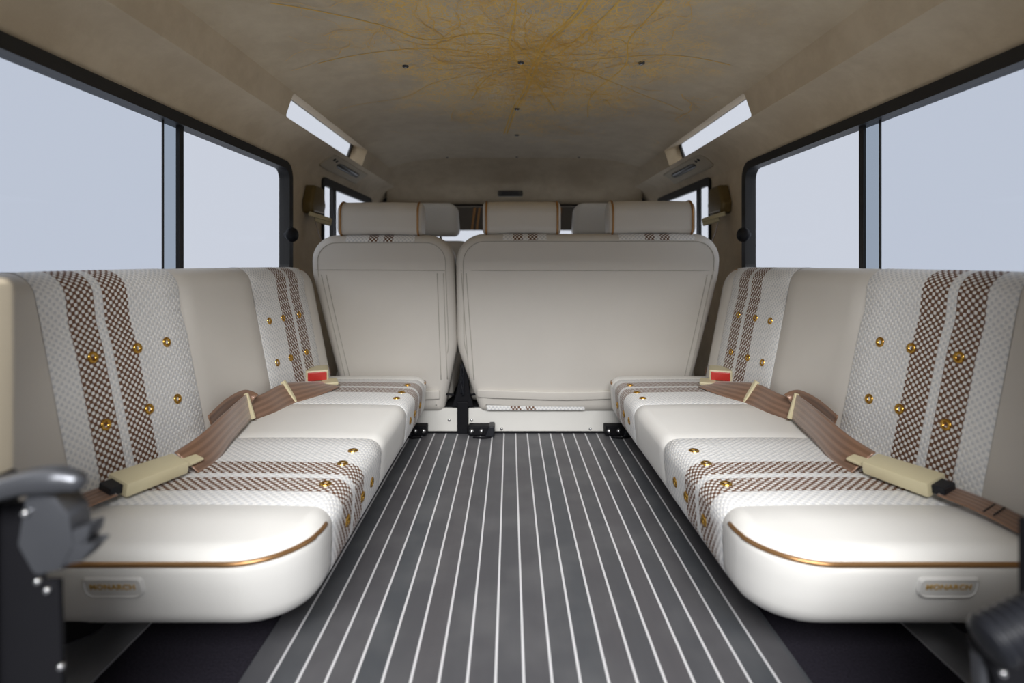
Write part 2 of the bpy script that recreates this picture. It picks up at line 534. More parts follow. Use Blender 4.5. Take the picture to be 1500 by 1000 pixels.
def walk(x,y,ang,n,step,w,turn=.35,branch=0.0,depth=0):
    pts=[(x,y)]; home = ang
    for i in range(n):
        ang = home + (ang-home)*.6 + rnd.uniform(-turn,turn)
        x += math.cos(ang)*step; y += math.sin(ang)*step
        if abs(x)>.72 or y<.8 or y>3.0: break
        pts.append((x,y))
        if depth<2 and rnd.random()<branch:
            walk(x,y,ang+rnd.choice((-1,1))*rnd.uniform(.6,1.5),rnd.randint(3,9),step*.7,w*.55,turn,branch*.7,depth+1)
    if len(pts)>2: road(pts,w)
for off in (0,.014):
    road([(.15+off,.8),(.15+off,1.27),(.075+off,1.5),(.045+off,1.68),(.02+off,1.95),(-.02+off,2.2),(-.06+off,2.6)], .007)
road([(.25,.9),(.24,1.25),(.16,1.5),(.08,1.66),(-.1,1.8),(-.18,2.05)], .005)
road([(-.02,.9),(-.015,1.3),(-.03,1.55),(.02,1.75),(.09,1.95),(.16,2.2)], .005)
road([(-.60,1.25),(-.38,1.40),(-.27,1.50),(-.12,1.46),(-.03,1.50),(.04,1.66)], .005)
road([(-.62,1.62),(-.3,1.56),(-.12,1.6),(.04,1.68),(.25,1.64),(.45,1.60),(.65,1.62)], .004)
road([(.04,1.68),(.2,1.74),(.34,1.86),(.5,2.0),(.66,2.1)], .004)
road([(.36,1.0),(.34,1.3),(.31,1.5),(.34,1.7),(.28,2.0),(.31,2.3)], .004)
road([(-.7,2.05),(-.45,2.02),(-.3,1.86),(-.12,1.76),(.04,1.68)], .003)
for k in range(90):
    a = rnd.uniform(0,2*PI); r = abs(rnd.gauss(0,.22))
    walk(.04+math.cos(a)*r*.85, 1.66+math.sin(a)*r*1.5, rnd.choice((PI/2,-PI/2,0,PI))+rnd.gauss(0,.25), rnd.randint(4,11), .028, rnd.uniform(.0014,.0030), .55, .40)
for k in range(16):
    walk(rnd.uniform(-.65,.65), rnd.uniform(1.1,2.7), rnd.uniform(0,2*PI), rnd.randint(6,16), .035, rnd.uniform(.0010,.0018), .7, .25)
obj('ceiling', bm, [SUEDEC, ROADC], kind='structure')

# front header panel sloping down to the windscreen
bm = bmesh.new()
rows = []
for t in lin(0,1,10):
    yy = 3.2 + .42*t; zz = lambda x: ceil_z(x)*(1-t) + 1.045*t - .02*math.sin(PI*t) if abs(x) < .70 else ceil_z(x)*(1-t)+1.045*t
    w = .762 + .12*t
    rows.append([bm.verts.new((x*w/.762, yy, (ceil_z(x)-.006*(0<t<.15))*(1-t)+1.045*t+.03*math.sin(PI*t))) for x in xs])
for A,B in zip(rows, rows[1:]):
    for j in range(len(xs)-1): bm.faces.new((A[j],B[j],B[j+1],A[j+1]))
obj('trim_1', bm, SUEDE, kind='structure')
# front bulkhead, windscreen frame and rear wall
bm = bmesh.new(); add_box(bm, (-.95,3.60,-.05), (.95,3.64,.66)); add_box(bm, (-.95,3.60,.66),(-.80,3.64,1.10)); add_box(bm, (.80,3.60,.66),(.95,3.64,1.10)); add_box(bm,(-.95,3.61,1.04),(.95,3.65,1.34))
obj('wall_front', bm, DGREY, kind='structure', smooth=False)
w = thing('window_7', (0,3.62,.66), 'windscreen glimpsed between the front headrests', 'window', kind='structure')
bm = bmesh.new(); ring(bm, rect(-.82,.82,.64,1.06,.05), rect(-.79,.79,.67,1.03,.04), lambda a,b,d:(a,3.585+d,b), 0, .02); obj('rubber_seal', bm, BLACKR, w)
bm = bmesh.new(); bm.faces.new([bm.verts.new(p) for p in ((-.8,3.6,.66),(.8,3.6,.66),(.8,3.6,1.04),(-.8,3.6,1.04))]); obj('pane', bm, GLASS_C, w, False)
bm = bmesh.new()
holed(bm, [(-.95,-.05),(.95,-.05),(.95,1.34),(-.95,1.34)], [rect(-.58,.56,-.02,1.16,.06)], lambda a,b,d:(a,Y0-.03+d,b), .03)
obj('wall_back', bm, BEIGE, kind='structure', smooth=False)
# outer roof skin so that no light leaks through
bm = bmesh.new(); add_box(bm, (-.74,Y0-.03,1.345),(.74,3.66,1.36)); obj('trim_2', bm, WHITEP, kind='structure', smooth=False)

# floor
bm = bmesh.new(); add_box(bm, (-.95,.47,-.06),(.95,3.62,0)); obj('floor', bm, CARPET, kind='structure', smooth=False)
bm = bmesh.new(); add_box(bm, (-.457,.50,.0),(.445,2.03,.005), .001); tag(obj('floor_mat', bm, DECK, smooth=False), 'charcoal marine-deck floor mat with pale pinstripes down the aisle', 'floor mat')
for s,nm in ((-1,'left'),(1,'right')):
    bm = bmesh.new(); add_box(bm, (s*.60,1.02,0),(s*.914,2.0,.085), .01); obj('trim_%d'%(3 if s<0 else 4), bm, CARPET, kind='structure', smooth=False)
    bm = bmesh.new(); add_box(bm, (s*.69,.50,0),(s*.914,1.02,.004)); add_box(bm, (s*.80,.50,.004),(s*.81,1.0,.02)); obj('trim_%d'%(5 if s<0 else 6), bm, SILLM, kind='structure', smooth=False)

# ------------------------------------------------------------------ side benches
def bisect_all(bm, cuts, no):
    for c in cuts:
        bmesh.ops.bisect_plane(bm, geom=bm.verts[:]+bm.edges[:]+bm.faces[:], dist=1e-5, plane_co=Vector(no)*c, plane_no=Vector(no))
gb = bmesh.new()
add_lathe(gb, [(0,-.001),(.0035,-.001),(.0046,.0006),(.0062,.0030),(.0090,.0033),(.0112,.0016),(.0118,-.003)], seg=20)
me_g = bpy.data.meshes.new('grommet')
for f in gb.faces: f.smooth = True
gb.to_mesh(me_g); gb.free(); me_g.materials.append(GOLD)

PAN = [(.905,1.249),(1.545,1.872)]
STR = [(.957,1.016),(1.036,1.096),(1.684,1.744),(1.764,1.823)]
CUTS = sorted([c for p in PAN for c in p] + [c+d for p in PAN for c in p for d in (-.004,.004)] + [y for p in PAN for y in lin(p[0],p[1],6)[1:-1]] + lin(1.249,1.545,6)[1:-1] + [.80,.85,1.92] + [c+d for st in STR for c in st for d in (-.0006,.0006)])
def set_stripe(o, org, f):
    at = o.data.attributes.new('stripe','FLOAT','POINT')
    for i,v in enumerate(o.data.vertices): at.data[i].value = f(v.co+org)
def stripe_y(p): return 1.0 if any(a-1e-4 <= p.y <= b+1e-4 for a,b in STR) else 0.0

ZC = .245
def cush_def(s):
    def f(p):
        x,y,z = p
        u = (x-.335)/.47
        if z > .17:
            k = smooth01((z-.17)/.05)
            z += k*(.005*math.sin(PI*max(0,min(1,u*.9+.05))) * smooth01((y-.76)/.15)*smooth01((1.97-y)/.1) - .001)
        for a,b in PAN:
            for c in (a,b):
                d = abs(y-c)
                if d < .003: z -= .0015*(1 if z>.17 else 0); x += .0015*(1 if x<.36 else 0)
        if z < .225:
            t = min(1,(.225-z)/.13); w = max(0,1-(y-.76)/.22)
            y += .045*t**1.4*w
            x += .012*t**1.5*max(0,1-(x-.335)/.15)
        return Vector((s*x,y,z))
    return f
def back_def(s):
    def f(p):
        x,y,z = p
        x += .075*(z-.245)/.39 - .085*(y-1.05)
        for a,b in PAN:
            for c in (a,b):
                if abs(y-c) < .003: x += .0018
            if a < y < b and abs(z-.551) < .002: x += .004
        if z>.60: z += .004*math.sin((y-.76)/1.2*PI)
        return Vector((s*x,y,z))
    return f

def make_bench(s, nm):
    t = thing('bench_seat', (s*.60,1.37,0), 'long cream leather bench along the %s wall with woven striped panels' % nm, 'bench', 'facing benches along the side walls')
    # ---- cushion
    outl = rpoly([(.335,.76),(.83,.76),(.83,1.97),(.335,1.97)], [.11,.05,.05,.06], 10)
    D = cush_def(s)
    bm = pillow(outl, .10, ZC, .042, .032, lambda a,b,c:(a,b,c), lin(.37,.80,8), CUTS, 6, D)
    bvh = BVHTree.FromBMesh(bm)
    inpan = lambda k: (lambda c: PAN[k][0] < c.y < PAN[k][1] and c.z > .105)
    uvc = lambda p: (p.y, abs(p.x)+p.z)
    bm, w1 = split(bm, inpan(0)); bm, w2 = split(bm, inpan(1))
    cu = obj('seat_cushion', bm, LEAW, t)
    for wb in (w1,w2):
        o = obj('woven_panel', wb, WEAVE, cu, uv=uvc, label='white basket weave panel with two brown stripes'); set_stripe(o, ORG[cu], stripe_y)
    # piping along the two ends
    for near in (True, False):
        pts = []
        ol = rpoly([(.335,.76),(.83,.76),(.83,1.97),(.335,1.97)], [.11,.05,.05,.06], 24)
        if near: sel = [p for p in ol if p.y < .88 and p.x < .76]
        else: sel = [p for p in ol if p.y > 1.90 and p.x < .76]
        if near: 
            arc = [p for p in sel if p.x < .45]; arc.sort(key=lambda p: math.atan2(p.y-.87, p.x-.445))
            arc = sorted(arc, key=lambda p: (-p.y, p.x)); path = [Vector((.335,.878))] + arc + [Vector((x,.76)) for x in lin(.47,.80,14)]
        else:
            arc = sorted([p for p in sel if p.x<.40], key=lambda p:(p.y,p.x)); path = [Vector((.335,1.90))] + arc + [Vector((x,1.97)) for x in lin(.41,.78,10)]
        P3 = [D(Vector((p.x + (.004 if p.x<.34 else .002), p.y+(.004 if near else -.004), .2265))) for p in path]
        b = bmesh.new(); add_tube(b, P3, .0042, 10); obj('piping', b, PIPE, cu, label='copper coloured piping')
    # grommets
    for y in (.992,1.092,1.165,1.788,1.688,1.615):
        for p0,d in ((Vector((s*.378,y,.5)), Vector((0,0,-1))), (Vector((0,y,.178)), Vector((s,0,0)))):
            h = bvh.ray_cast(p0, d)
            if h[0] is not None: inst('grommet', me_g, cu, frame(h[0]+h[1]*.001, h[1] if h[1].dot(d)<0 else -h[1]))
    # tag with gold lettering on the near face
    X = s*.607
    outl2 = rpoly([(-.044,-.017),(.044,-.017),(.044,.017),(-.044,.017)], [.014,.014,.006,.006], 5)
    hit = bvh.ray_cast(Vector((X,.4,.192)), Vector((0,1,0)))
    hp, hn = hit[0], hit[1]
    if hn.y > 0: hn = -hn
    up = Vector((0,0,1)); up = (up-hn*up.dot(hn)).normalized(); rt = up.cross(hn)
    TF = lambda a,b,c: hp + rt*a + up*b + hn*c
    b = pillow(outl2, -.002, .003, .0004, .0015, TF, segs=3); tg = obj('tag', b, TAGM, cu, label='small padded cream tag with gold lettering')
    b = bmesh.new(); add_tube(b, [TF(p.x*.94,p.y*.86,.003) for p in outl2], .0016, 6, closed=True); obj('tag_border', b, TAGM, tg)
    cv = bpy.data.curves.new('txt','FONT'); cv.body='MONARCH'; cv.size=.0125; cv.align_x='CENTER'; cv.align_y='CENTER'; cv.space_character=1.08; cv.offset=.0003; cv.extrude=.0004
    ob = bpy.data.objects.new('txt',cv); link(ob); bpy.context.view_layer.update()
    me = bpy.data.meshes.new_from_object(ob.evaluated_get(bpy.context.evaluated_depsgraph_get())); bpy.data.objects.remove(ob)
    b = bmesh.new(); b.from_mesh(me); bpy.data.meshes.remove(me)
    for v in b.verts: v.co = TF(v.co.x, v.co.y+.002, v.co.z+.0034)
    obj('lettering', b, GOLDT, tg, False)
    # ---- backrest
    outb = rpoly([(.765,.20),(1.965,.20),(1.965,.645),(.765,.645)], [.045,.045,.075,.05], 8)
    B = back_def(s)
    bm = pillow(outb, .765, .845, .040, .03, lambda a,b,c:(c,a,b), CUTS, lin(.25,.60,7)+[.549,.551,.553], 6, B)
    bvb = BVHTree.FromBMesh(bm)
    inb = lambda k: (lambda c: PAN[k][0] < c.y < PAN[k][1])
    bm, w1 = split(bm, inb(0)); bm, w2 = split(bm, inb(1))
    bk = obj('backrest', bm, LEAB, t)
    for wb in (w1,w2):
        o = obj('woven_panel', wb, WEAVE, bk, uv=uvc, label='white basket weave panel with two brown stripes'); set_stripe(o, ORG[bk], stripe_y)
    for y in (.990,1.096,1.178,1.790,1.684,1.602):
        for z in (.486,.359):
            h = bvb.ray_cast(Vector((0,y,z)), Vector((s,0,0)))
            if h[0] is not None: inst('grommet', me_g, bk, frame(h[0]+h[1]*.001, h[1] if h[1].x*s<0 else -h[1]))
    for k,(a,bb) in enumerate(PAN):
        pts = []
        for y in lin(a+.003,bb-.003,12):
            h = bvb.ray_cast(Vector((0,y,.551)), Vector((s,0,0))); pts.append(h[0]+Vector((s*.0012,0,0)))
        b = bmesh.new(); add_tube(b, pts, .0011, 6); obj('seam', b, SEAM, bk)
    path = [(.785,1.962,z) for z in lin(.25,.55,8)] + [(.785,1.965-.075*(1-math.cos(a)),.561+.075*math.sin(a)) for a in lin(0,PI/2,10)[1:]]
    b = bmesh.new(); add_tube(b, [B(Vector(p)) for p in path], .0045, 8); obj('piping', b, PIPE, bk, label='copper coloured piping')
    # ---- steel carrier below the cushion
    fr = None
    b = bmesh.new(); add_box(b, (s*.42,.86,.088),(s*.90,1.90,.104), .003)
    fr = obj('seat_base', b, BLACKM, t, False)
    b = bmesh.new()
    add_prism(b, [(.66,.10),(.70,.135),(.90,.135),(.90,.07),(.74,.07)], lambda a,c,d:(s*a,d,c), .80, .86, .003); obj('bracket', b, BLACKM, t, False)
    for y in (1.28,1.80):
        b = bmesh.new(); add_tube(b, [(s*.57,y,.09),(s*.57,y,.006)], .012, 10); add_box(b, (s*.545,y-.02,.0005),(s*.595,y+.02,.006)); obj('leg', b, BLACKM, t, True)
    # wall hinge rail carrying the backrest
    b = bmesh.new(); add_box(b, (s*.86,.80,.24),(s*.9145,1.80,.27), .003); obj('hinge_rail', b, BLACKM, t, False)
    return t
make_bench(-1,'left'); make_bench(1,'right')

# ------------------------------------------------------------------ lap belts on the benches
def add_ribbon(bm, pts, wv, w, th=.0016, n=10):
    """flat band through pts; wv = width directions"""
    P = catmull(pts, n); W = catmull([Vector(v).normalized() for v in wv], n)
    lay = bm.loops.layers.uv.verify(); prev = None; dist = 0
    M = 8
    for i,p in enumerate(P):
        t = (P[min(i+1,len(P)-1)]-P[max(i-1,0)]).normalized()
        wd = W[i]; wd = (wd - t*wd.dot(t)).normalized(); nn = t.cross(wd)
        if i: dist += (p-P[i-1]).length
        row = [bm.verts.new(p + wd*w*(j/M-.5) + nn*th*.5) for j in range(M+1)] + [bm.verts.new(p + wd*w*(.5-j/M) - nn*th*.5) for j in range(M+1)]
        uvs = [(dist, j/M) for j in range(M+1)]+[(dist,1-j/M) for j in range(M+1)]
        if prev:
            k = len(row)
            for a in range(k):
                f = bm.faces.new((prev[0][a],prev[0][(a+1)%k],row[(a+1)%k],row[a]))
                for l,u in zip(f.loops, (prev[1][a],prev[1][(a+1)%k],uvs[(a+1)%k],uvs[a])): l[lay].uv = u
        else: bm.faces.new(row[::-1])
        prev = (row,uvs)
    bm.faces.new(prev[0])
    bmesh.ops.recalc_face_normals(bm, faces=bm.faces)
    return P

def box_along(bm, p0, p1, wdir, w, h, bev=.003, taper=1.0):
    p0=Vector(p0); p1=Vector(p1); t=(p1-p0); L=t.length; t.normalize()
    wd=Vector(wdir); wd=(wd-t*wd.dot(t)).normalized(); n=t.cross(wd)
    vs=[]
    r=bmesh.ops.create_cube(bm,size=1.0)
    for v in r['verts']:
        k = 1 if v.co.x<0 else taper
        v.co = p0 + t*(v.co.x+.5)*L + wd*v.co.y*w*k + n*v.co.z*h*k
    bmesh.ops.recalc_face_normals(bm, faces=list({f for v in r['verts'] for f in v.link_faces}))
    if bev: bmesh.ops.bevel(bm, geom=list({e for v in r['verts'] for e in v.link_edges}), offset=bev, segments=2, profile=.6, affect='EDGES')

def belts(s, nm):
    S = lambda p: Vector((s*p[0],p[1],p[2]))
    # near belt, buckled
    t = thing('lap_belt', S((.69,1.0,.25)), 'brown lap belt fastened in a cream buckle at the near end of the %s bench' % nm, 'seat belt', 'lap belts on the side benches')
    B0, B1 = S((.722,.925,.272)), S((.676,1.030,.272))
    wd = S((.5,.22,.10))
    b = bmesh.new(); box_along(b, B0, B1, wd, .056, .026, .004, .94); bu = obj('buckle', b, BUCKLE, t, angle=.5, label='blocky cream plastic buckle')
    b = bmesh.new(); ax=(B1-B0).normalized(); box_along(b, B0-ax*.020, B0+ax*.006, wd, .034, .016, .002); obj('buckle_boot', b, BLACKP, t, False)
    b = bmesh.new(); box_along(b, B1-ax*.002, B1+ax*.038, wd, .040, .007, .002, .8); obj('tongue', b, BUCKLE, t, False)
    b = bmesh.new()
    add_ribbon(b, [S((.726,.915,.268)),S((.750,.86,.264)),S((.775,.79,.250)),S((.80,.72,.225)),S((.80,.66,.20))], [wd,wd,S((.5,.2,.1)),S((.5,.2,.15)),S((.5,.2,.2))], .046)
    an = obj('anchor_strap', b, WEB, t)
    if s > 0:
        for dy in (0,.012):
            b = bmesh.new(); c0 = S((.7565-dy*.45,.845+dy,.2650)); w1 = wd.normalized()*.017
            add_tube(b, [c0-w1, c0+w1], .0011, 6); obj('stitching', b, BLACKP, an, label='dark stitched bar')
    b = bmesh.new()
    add_ribbon(b, [S((.669,1.040,.268)),S((.662,1.10,.275)),S((.674,1.20,.288)),S((.695,1.30,.290)),S((.715,1.385,.288))],
               [S((.4,.15,.35)),S((.3,.1,.5)),S((.22,.05,.8)),S((.22,.05,.9)),S((.22,.05,1))], .066)
    obj('webbing', b, WEB, t)
    # belt end folded back with a cream keeper bar
    b = bmesh.new()
    add_ribbon(b, [S((.712,1.385,.290)),S((.722,1.37,.302)),S((.727,1.30,.297)),S((.722,1.22,.282))],[S((.22,.05,1))]*4, .060)
    obj('folded_end', b, WEB, t)
    b = bmesh.new(); box_along(b, S((.700,1.372,.256)), S((.722,1.376,.322)), (0,1,0), .008, .012, .002); obj('keeper_bar', b, BUCKLE, t, False, label='cream plastic keeper bar')
    # far belt
    t = thing('lap_belt', S((.69,1.7,.25)), 'brown lap belt leading to the red buckle at the far end of the %s bench' % nm, 'seat belt', 'lap belts on the side benches')
    b = bmesh.new()
    add_ribbon(b, [S((.715,1.392,.268)),S((.697,1.46,.272)),S((.688,1.54,.276)),S((.664,1.61,.272)),S((.636,1.69,.266)),S((.622,1.74,.262))],
               [S((.35,0,1)),S((.4,0,.8)),S((.45,-.15,.75)),S((.5,.05,.5)),S((.55,.3,.25)),S((.6,.35,.1))], .068)
    obj('webbing', b, WEB, t)
    b = bmesh.new(); box_along(b, S((.668,1.565,.246)), S((.704,1.560,.312)), (0,1,0), .014, .013, .003); obj('slide_bar', b, BUCKLE, t, False, label='cream plastic slide bar')
    b = bmesh.new(); box_along(b, S((.622,1.735,.263)), S((.645,1.79,.266)), S((1,-.4,0)), .050, .010, .003); obj('tongue', b, BUCKLE, t, False)
    q0, q1 = S((.676,1.762,.283)), S((.706,1.84,.284))
    b = bmesh.new(); box_along(b, q0, q1, S((1,-.4,.0)), .072, .040, .005); bu = obj('buckle', b, BUCKLE, t, False)
    b = bmesh.new(); ax=(q1-q0).normalized(); box_along(b, q0-ax*.005, q0+ax*.012, S((1,-.4,.0)), .060, .029, .002); obj('release_button', b, RED, bu, False, label='red release button')
    b = bmesh.new()
    add_ribbon(b, [S((.70,1.83,.285)),S((.715,1.90,.29)),S((.725,1.955,.275)),S((.725,1.975,.24))],[S((1,-.5,.1))]*4, .046); obj('anchor_strap', b, WEB, t)
belts(-1,'left'); belts(1,'right')

# ------------------------------------------------------------------ second row seats
KX = 1.95/770
PX = lambda x,y: ((x-747)*KX-.03, .665-(y-384)*KX)
def lean(z): return 1.995 + (.25-z)*.13
def second_row(name, outline_px, radii, label, heads, wov, panels, hseam, group, base_x, flap):
    pts = [PX(*p) for p in outline_px]
    xc = sum(p[0] for p in pts)/len(pts)
    t = thing(name, (xc,2.05,0), label, 'seat', group)
    out = rpoly(pts, radii, 10)
    xs_ = [p.x for p in out]
    def fn(a,b,c): return (a, lean(b)+c, b)
    x0,x1 = min(xs_),max(xs_)
    zt = max(p.y for p in out)
    cz = lin(.12,.74,10)+[zt-.026]
    def dfm(p):
        u = (p.x-x0)/(x1-x0); b = math.sin(PI*max(0,min(1,u)))**.5 * math.sin(PI*max(0,min(1,(p.z-.08)/(zt-.08))))**.6
        if p.y < lean(p.z)+.05: p = p + Vector((0,-.016*b,0))
        return p
    wx = sorted([x for w in wov for x in w])
    stripes = []
    for a,b in wov:
        c=(a+b)/2; stripes += [(c-.043,c-.008),(c+.012,c+.047)]
    bm = pillow(out, 0.0, .13, .034, .04, fn, sorted(lin(x0+.03,x1-.03,12)+wx+[s_+d for st in stripes for s_ in st for d in (-.0006,.0006)]), cz, 6, dfm)
    bv = BVHTree.FromBMesh(bm)
    wbs = [split(bm, (lambda a,b: (lambda c: c.z > zt-.026 and a<c.x<b))(a,b))[1] for a,b in wov]
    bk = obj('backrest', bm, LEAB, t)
    for wb in wbs:
        o = obj('woven_panel', wb, WEAVE, bk, uv=lambda p:(p.x, (p.z+p.y)*.8), label='woven strip with brown stripes')
        set_stripe(o, ORG[bk], lambda p: 1.0 if any(a-1e-4<=p.x<=b+1e-4 for a,b in stripes) else 0.0)
    def onback(x,z):
        h = bv.ray_cast(Vector((x,1.2,z)), Vector((0,1,0)))
        return h[0] if h[0] is not None else None
    def seam(line, r=.0014, name='seam'):
        P = []
        for (ax,az),(bx,bz) in zip(line, line[1:]):
            for q in lin(0,1,12):
                h = onback(ax+(bx-ax)*q, az+(bz-az)*q)
                if h is not None: P.append(h+Vector((0,-.0007,0)))
        Q = [P[0]]
        for p in P[1:]:
            if (p-Q[-1]).length > .002: Q.append(p)
        b = bmesh.new(); add_tube(b, Q, r, 6); obj(name, b, SEAM, bk)
    # seam that follows the outline
    n = len(out); C = Vector((xc,.45))
    ins = []
    area = sum(out[i].x*out[(i+1)%n].y-out[(i+1)%n].x*out[i].y for i in range(n)); sg = 1 if area>0 else -1
    for i,p in enumerate(out):
        e = (out[(i+1)%n]-out[i-1]).normalized(); ins.append(p - Vector((e.y,-e.x))*sg*.030)
    loop = [p for p in ins if p.y > .16]
    k = max(range(len(loop)), key=lambda i:(loop[i]-loop[i-1]).length); loop = loop[k:]+loop[:k]
    seam([(p.x,p.y) for p in loop], .0013, 'welt_seam')
    for ln in hseam+panels: seam([PX(*p) for p in ln])
    # pocket flap at the bottom
    f0,f1 = [PX(*p) for p in flap]
    b = bmesh.new()
    o2 = rpoly([(f0[0],f1[1]),(f1[0],f1[1]),(f1[0],f0[1]),(f0[0],f0[1])], .008, 4)
    fm = bmesh.new()
    fm.free()
    b.free()
    b = pillow(o2, -.004, .020, .004, .002, lambda a,bb,c:(a, (onback(a,max(.125,bb)) or Vector((0,lean(bb),0))).y+c-.006, bb - .004*math.sin(9*a)), lin(f0[0],f1[0],14)[1:-1], (), 4)
    obj('lower_flap', b, LEAB, bk)
    # headrests
    for hx0,hx1,yt,yb in heads:
        s_ = 1.93/770
        a0,a1 = (hx0-747)*s_-.03, (hx1-747)*s_-.03
        z1,z0 = .665-(yt-384)*s_, .665-(yb-384)*s_
        zc=(z0+z1)/2; hz=(z1-z0)/2; hy=.055; yc = 1.985
        prof = rpoly([(-hy,-hz),(hy,-hz),(hy,hz),(-hy,hz)], [.030,.030,.050,.046], 8)
        cx=(a0+a1)/2; hw=(a1-a0)/2
        def hd(p):
            u=(p.x-cx)/hw; k = 1+.03*(1-u*u)
            zz = zc+(p.z-zc)*k
            if p.z < zc: zz += .006*(1-u*u)
            return Vector((p.x, yc+(p.y-yc)*k, zz))
        bm2 = pillow(prof, a0, a1, .012, .012, lambda a,bb,c:(c,yc+a,zc+bb), (), (), 4)
        bisect_all(bm2, lin(a0+.015,a1-.015,10), (1,0,0))
        for v in bm2.verts: v.co = hd(v.co)
        hr = obj('headrest', bm2, LEAB, t)
        for xe,sg2 in ((a0+.013,-1),(a1-.013,1)):
            b = bmesh.new(); add_tube(b, [Vector((xe, yc+p.x*1.02, zc+p.y*1.02)) for p in prof], .0042, 8, closed=True); obj('piping', b, PIPE, hr, label='copper coloured piping')
        for px_ in (-.06,.06):
            b = bmesh.new(); add_tube(b, [(cx+px_,2.0,z0+.01),(cx+px_,1.985,z0-.05)], .006, 8); obj('headrest_post', b, STEEL, hr)
    # painted base panel with screws
    b = bmesh.new(); add_box(b, (base_x[0],2.032,.012),(base_x[1],2.05,.100), .002); bp = obj('base_panel', b, WHITEP, t, False, label='cream painted steel base panel')
    b = bmesh.new(); add_box(b, (base_x[0],2.05,.0),(base_x[1],2.46,.105), .002); obj('seat_base', b, BLACKM, t, False)
    o3 = rpoly([(x0+.03,2.10),(x1-.03,2.10),(x1-.03,2.56),(x0+.03,2.56)], .05, 6)
    b = pillow(o3, .105, .24, .03, .04, lambda a,bb,c:(a,bb,c)); obj('seat_cushion', b, LEAB, t)
    return t, bp
sb = bmesh.new(); add_lathe(sb, [(0,.004),(.003,.0038),(.0052,.0022),(.0056,0),(.0056,-.002)], seg=14)
for f in sb.faces: f.smooth=True
me_s = bpy.data.meshes.new('screw'); sb.to_mesh(me_s); sb.free(); me_s.materials.append(STEEL)

tL, bpL = second_row('rear_seat', [(500,612),(455,400),(456,344),(664,344),(668,510),(646,612)], [.04,.2,.10,.10,.25,.03],
    'narrow forward-facing cream seat with one headrest, left of the centre hinge', [(493,617,295,345)], [((493-747)*KX-.03+.04,(617-747)*KX-.03-.02)],
    [[(641,400),(644,560)],[(650,400),(653,560)],[(472,402),(502,560)],[(479,402),(509,560)]], [[(464,395),(652,396)]], 'second row seats seen from behind',
    (-.70,-.234), [(512,576),(642,590)])
tR, bpR = second_row('rear_seat', [(702,612),(667,510),(667,342),(1056,342),(1056,400),(1012,612)], [.03,.25,.11,.10,.3,.04],
    'wide forward-facing cream bench seat with two headrests, right of the centre hinge', [(707,822,294,343),(893,1020,293,343)], [((737-747)*KX-.03,(800-747)*KX-.03),((905-747)*KX-.03,(1015-747)*KX-.03)],
    [[(676,400),(686,560)],[(683,400),(693,560)],[(1042,402),(1014,560)],[(1035,402),(1007,560)]], [[(675,396),(1047,396)]], 'second row seats seen from behind',
    (-.190,.72), [(697,576),(1010,589)])
for bp,xs2 in ((bpL,[-.265]),(bpR,[-.178,-.062,.28])):
    for i,x in enumerate(xs2):
        inst('screw', me_s, bp, frame((x,2.0315,.055 if i==0 else .022), (0,-1,0)))
# woven strips low on the seat backs
for tt,(a,b_),st in ((tR,((712-747)*KX-.03,(860-747)*KX-.03),(((748-747)*KX-.03,(764-747)*KX-.03),((771-747)*KX-.03,(786-747)*KX-.03))),):
    b = bmesh.new(); add_box(b, (a,2.009,.100),(b_,2.028,.137), .002)
    bisect_all(b, [v+d for q in st for v in q for d in (-.0006,.0006)], (1,0,0))
    o = obj('woven_strip', b, WEAVE, tt, uv=lambda p:(p.x,p.z), label='woven strip with brown stripes')
    set_stripe(o, ORG[tt], lambda p: 1.0 if any(u-1e-4<=p.x<=v+1e-4 for u,v in st) else 0.0)

# centre hinge and floor latches
t = thing('seat_hinge', (-.212,2.02,0), 'black steel hinge post between the two second-row seats', 'hinge')
b = bmesh.new(); add_box(b, (-.233,2.020,.005),(-.192,2.05,.128), .003); obj('post', b, BLACKM, t, False)
b = bmesh.new()
add_prism(b, [(-.255,.105),(-.170,.105),(-.185,.16),(-.195,.25),(-.208,.29),(-.222,.25),(-.238,.16)], lambda a,c,d:(a,d,c), 2.03, 2.06, .004); obj('hinge_plate', b, BLACKM, t, False)
b = bmesh.new()
for k in range(5):
    add_tube(b, catmull([(-.214+.006*math.sin(k*2+q),2.024+.004*math.cos(k*3+q),.15+.022*q+.004*k) for q in range(6)],5), .0026, 6)
obj('wire_bundle', b, BLACKP, t)
b = bmesh.new(); add_tube(b, [(-.30,2.026,.162),(-.262,2.022,.157),(-.245,2.024,.155)], .005, 8); obj('pivot_arm', b, BLACKM, t); b = bmesh.new(); add_tube(b, [(-.135,2.026,.165),(-.165,2.022,.158),(-.182,2.024,.155)], .005, 8); obj('pivot_arm', b, BLACKM, t)

def latch(x0, x1, label, mirror):
    t = thing('floor_latch', ((x0+x1)/2,2.0,.005), label, 'latch', 'floor latches below the second-row seats')
    w = x1-x0
    b = bmesh.new(); add_box(b, (x0,1.985,.010),(x1,2.03,.046), .004); obj('housing', b, BLACKM, t, False)
    f = (lambda a: x0+a*w) if not mirror else (lambda a: x1-a*w)
    b = bmesh.new(); add_prism(b, [(f(.62),.006),(f(.98),.010),(f(1.0),.050),(f(.80),.050)], lambda a,c,d:(a,d,c), 1.972, 2.03, .004); obj('catch', b, BLACKP, t, False)
    b = bmesh.new(); add_tube(b, [(f(.2),1.975,.006),(f(.55),1.965,.007),(f(.85),1.975,.008)], .005, 8); obj('release_bar', b, BLACKM, t)
    for a in (.14,.5):
        b = bmesh.new(); add_lathe(b, [(0,.008),(.005,.007),(.0085,.003),(.009,0),(.009,-.004)], frame((f(a),1.984,.028),(0,-1,0)), 16); obj('bolt', b, STEEL, t)
latch(-.188,-.088, 'black floor latch with two bright bolts beside the centre hinge', False)
latch(.330,.432, 'black floor latch tucked against the right bench', False)
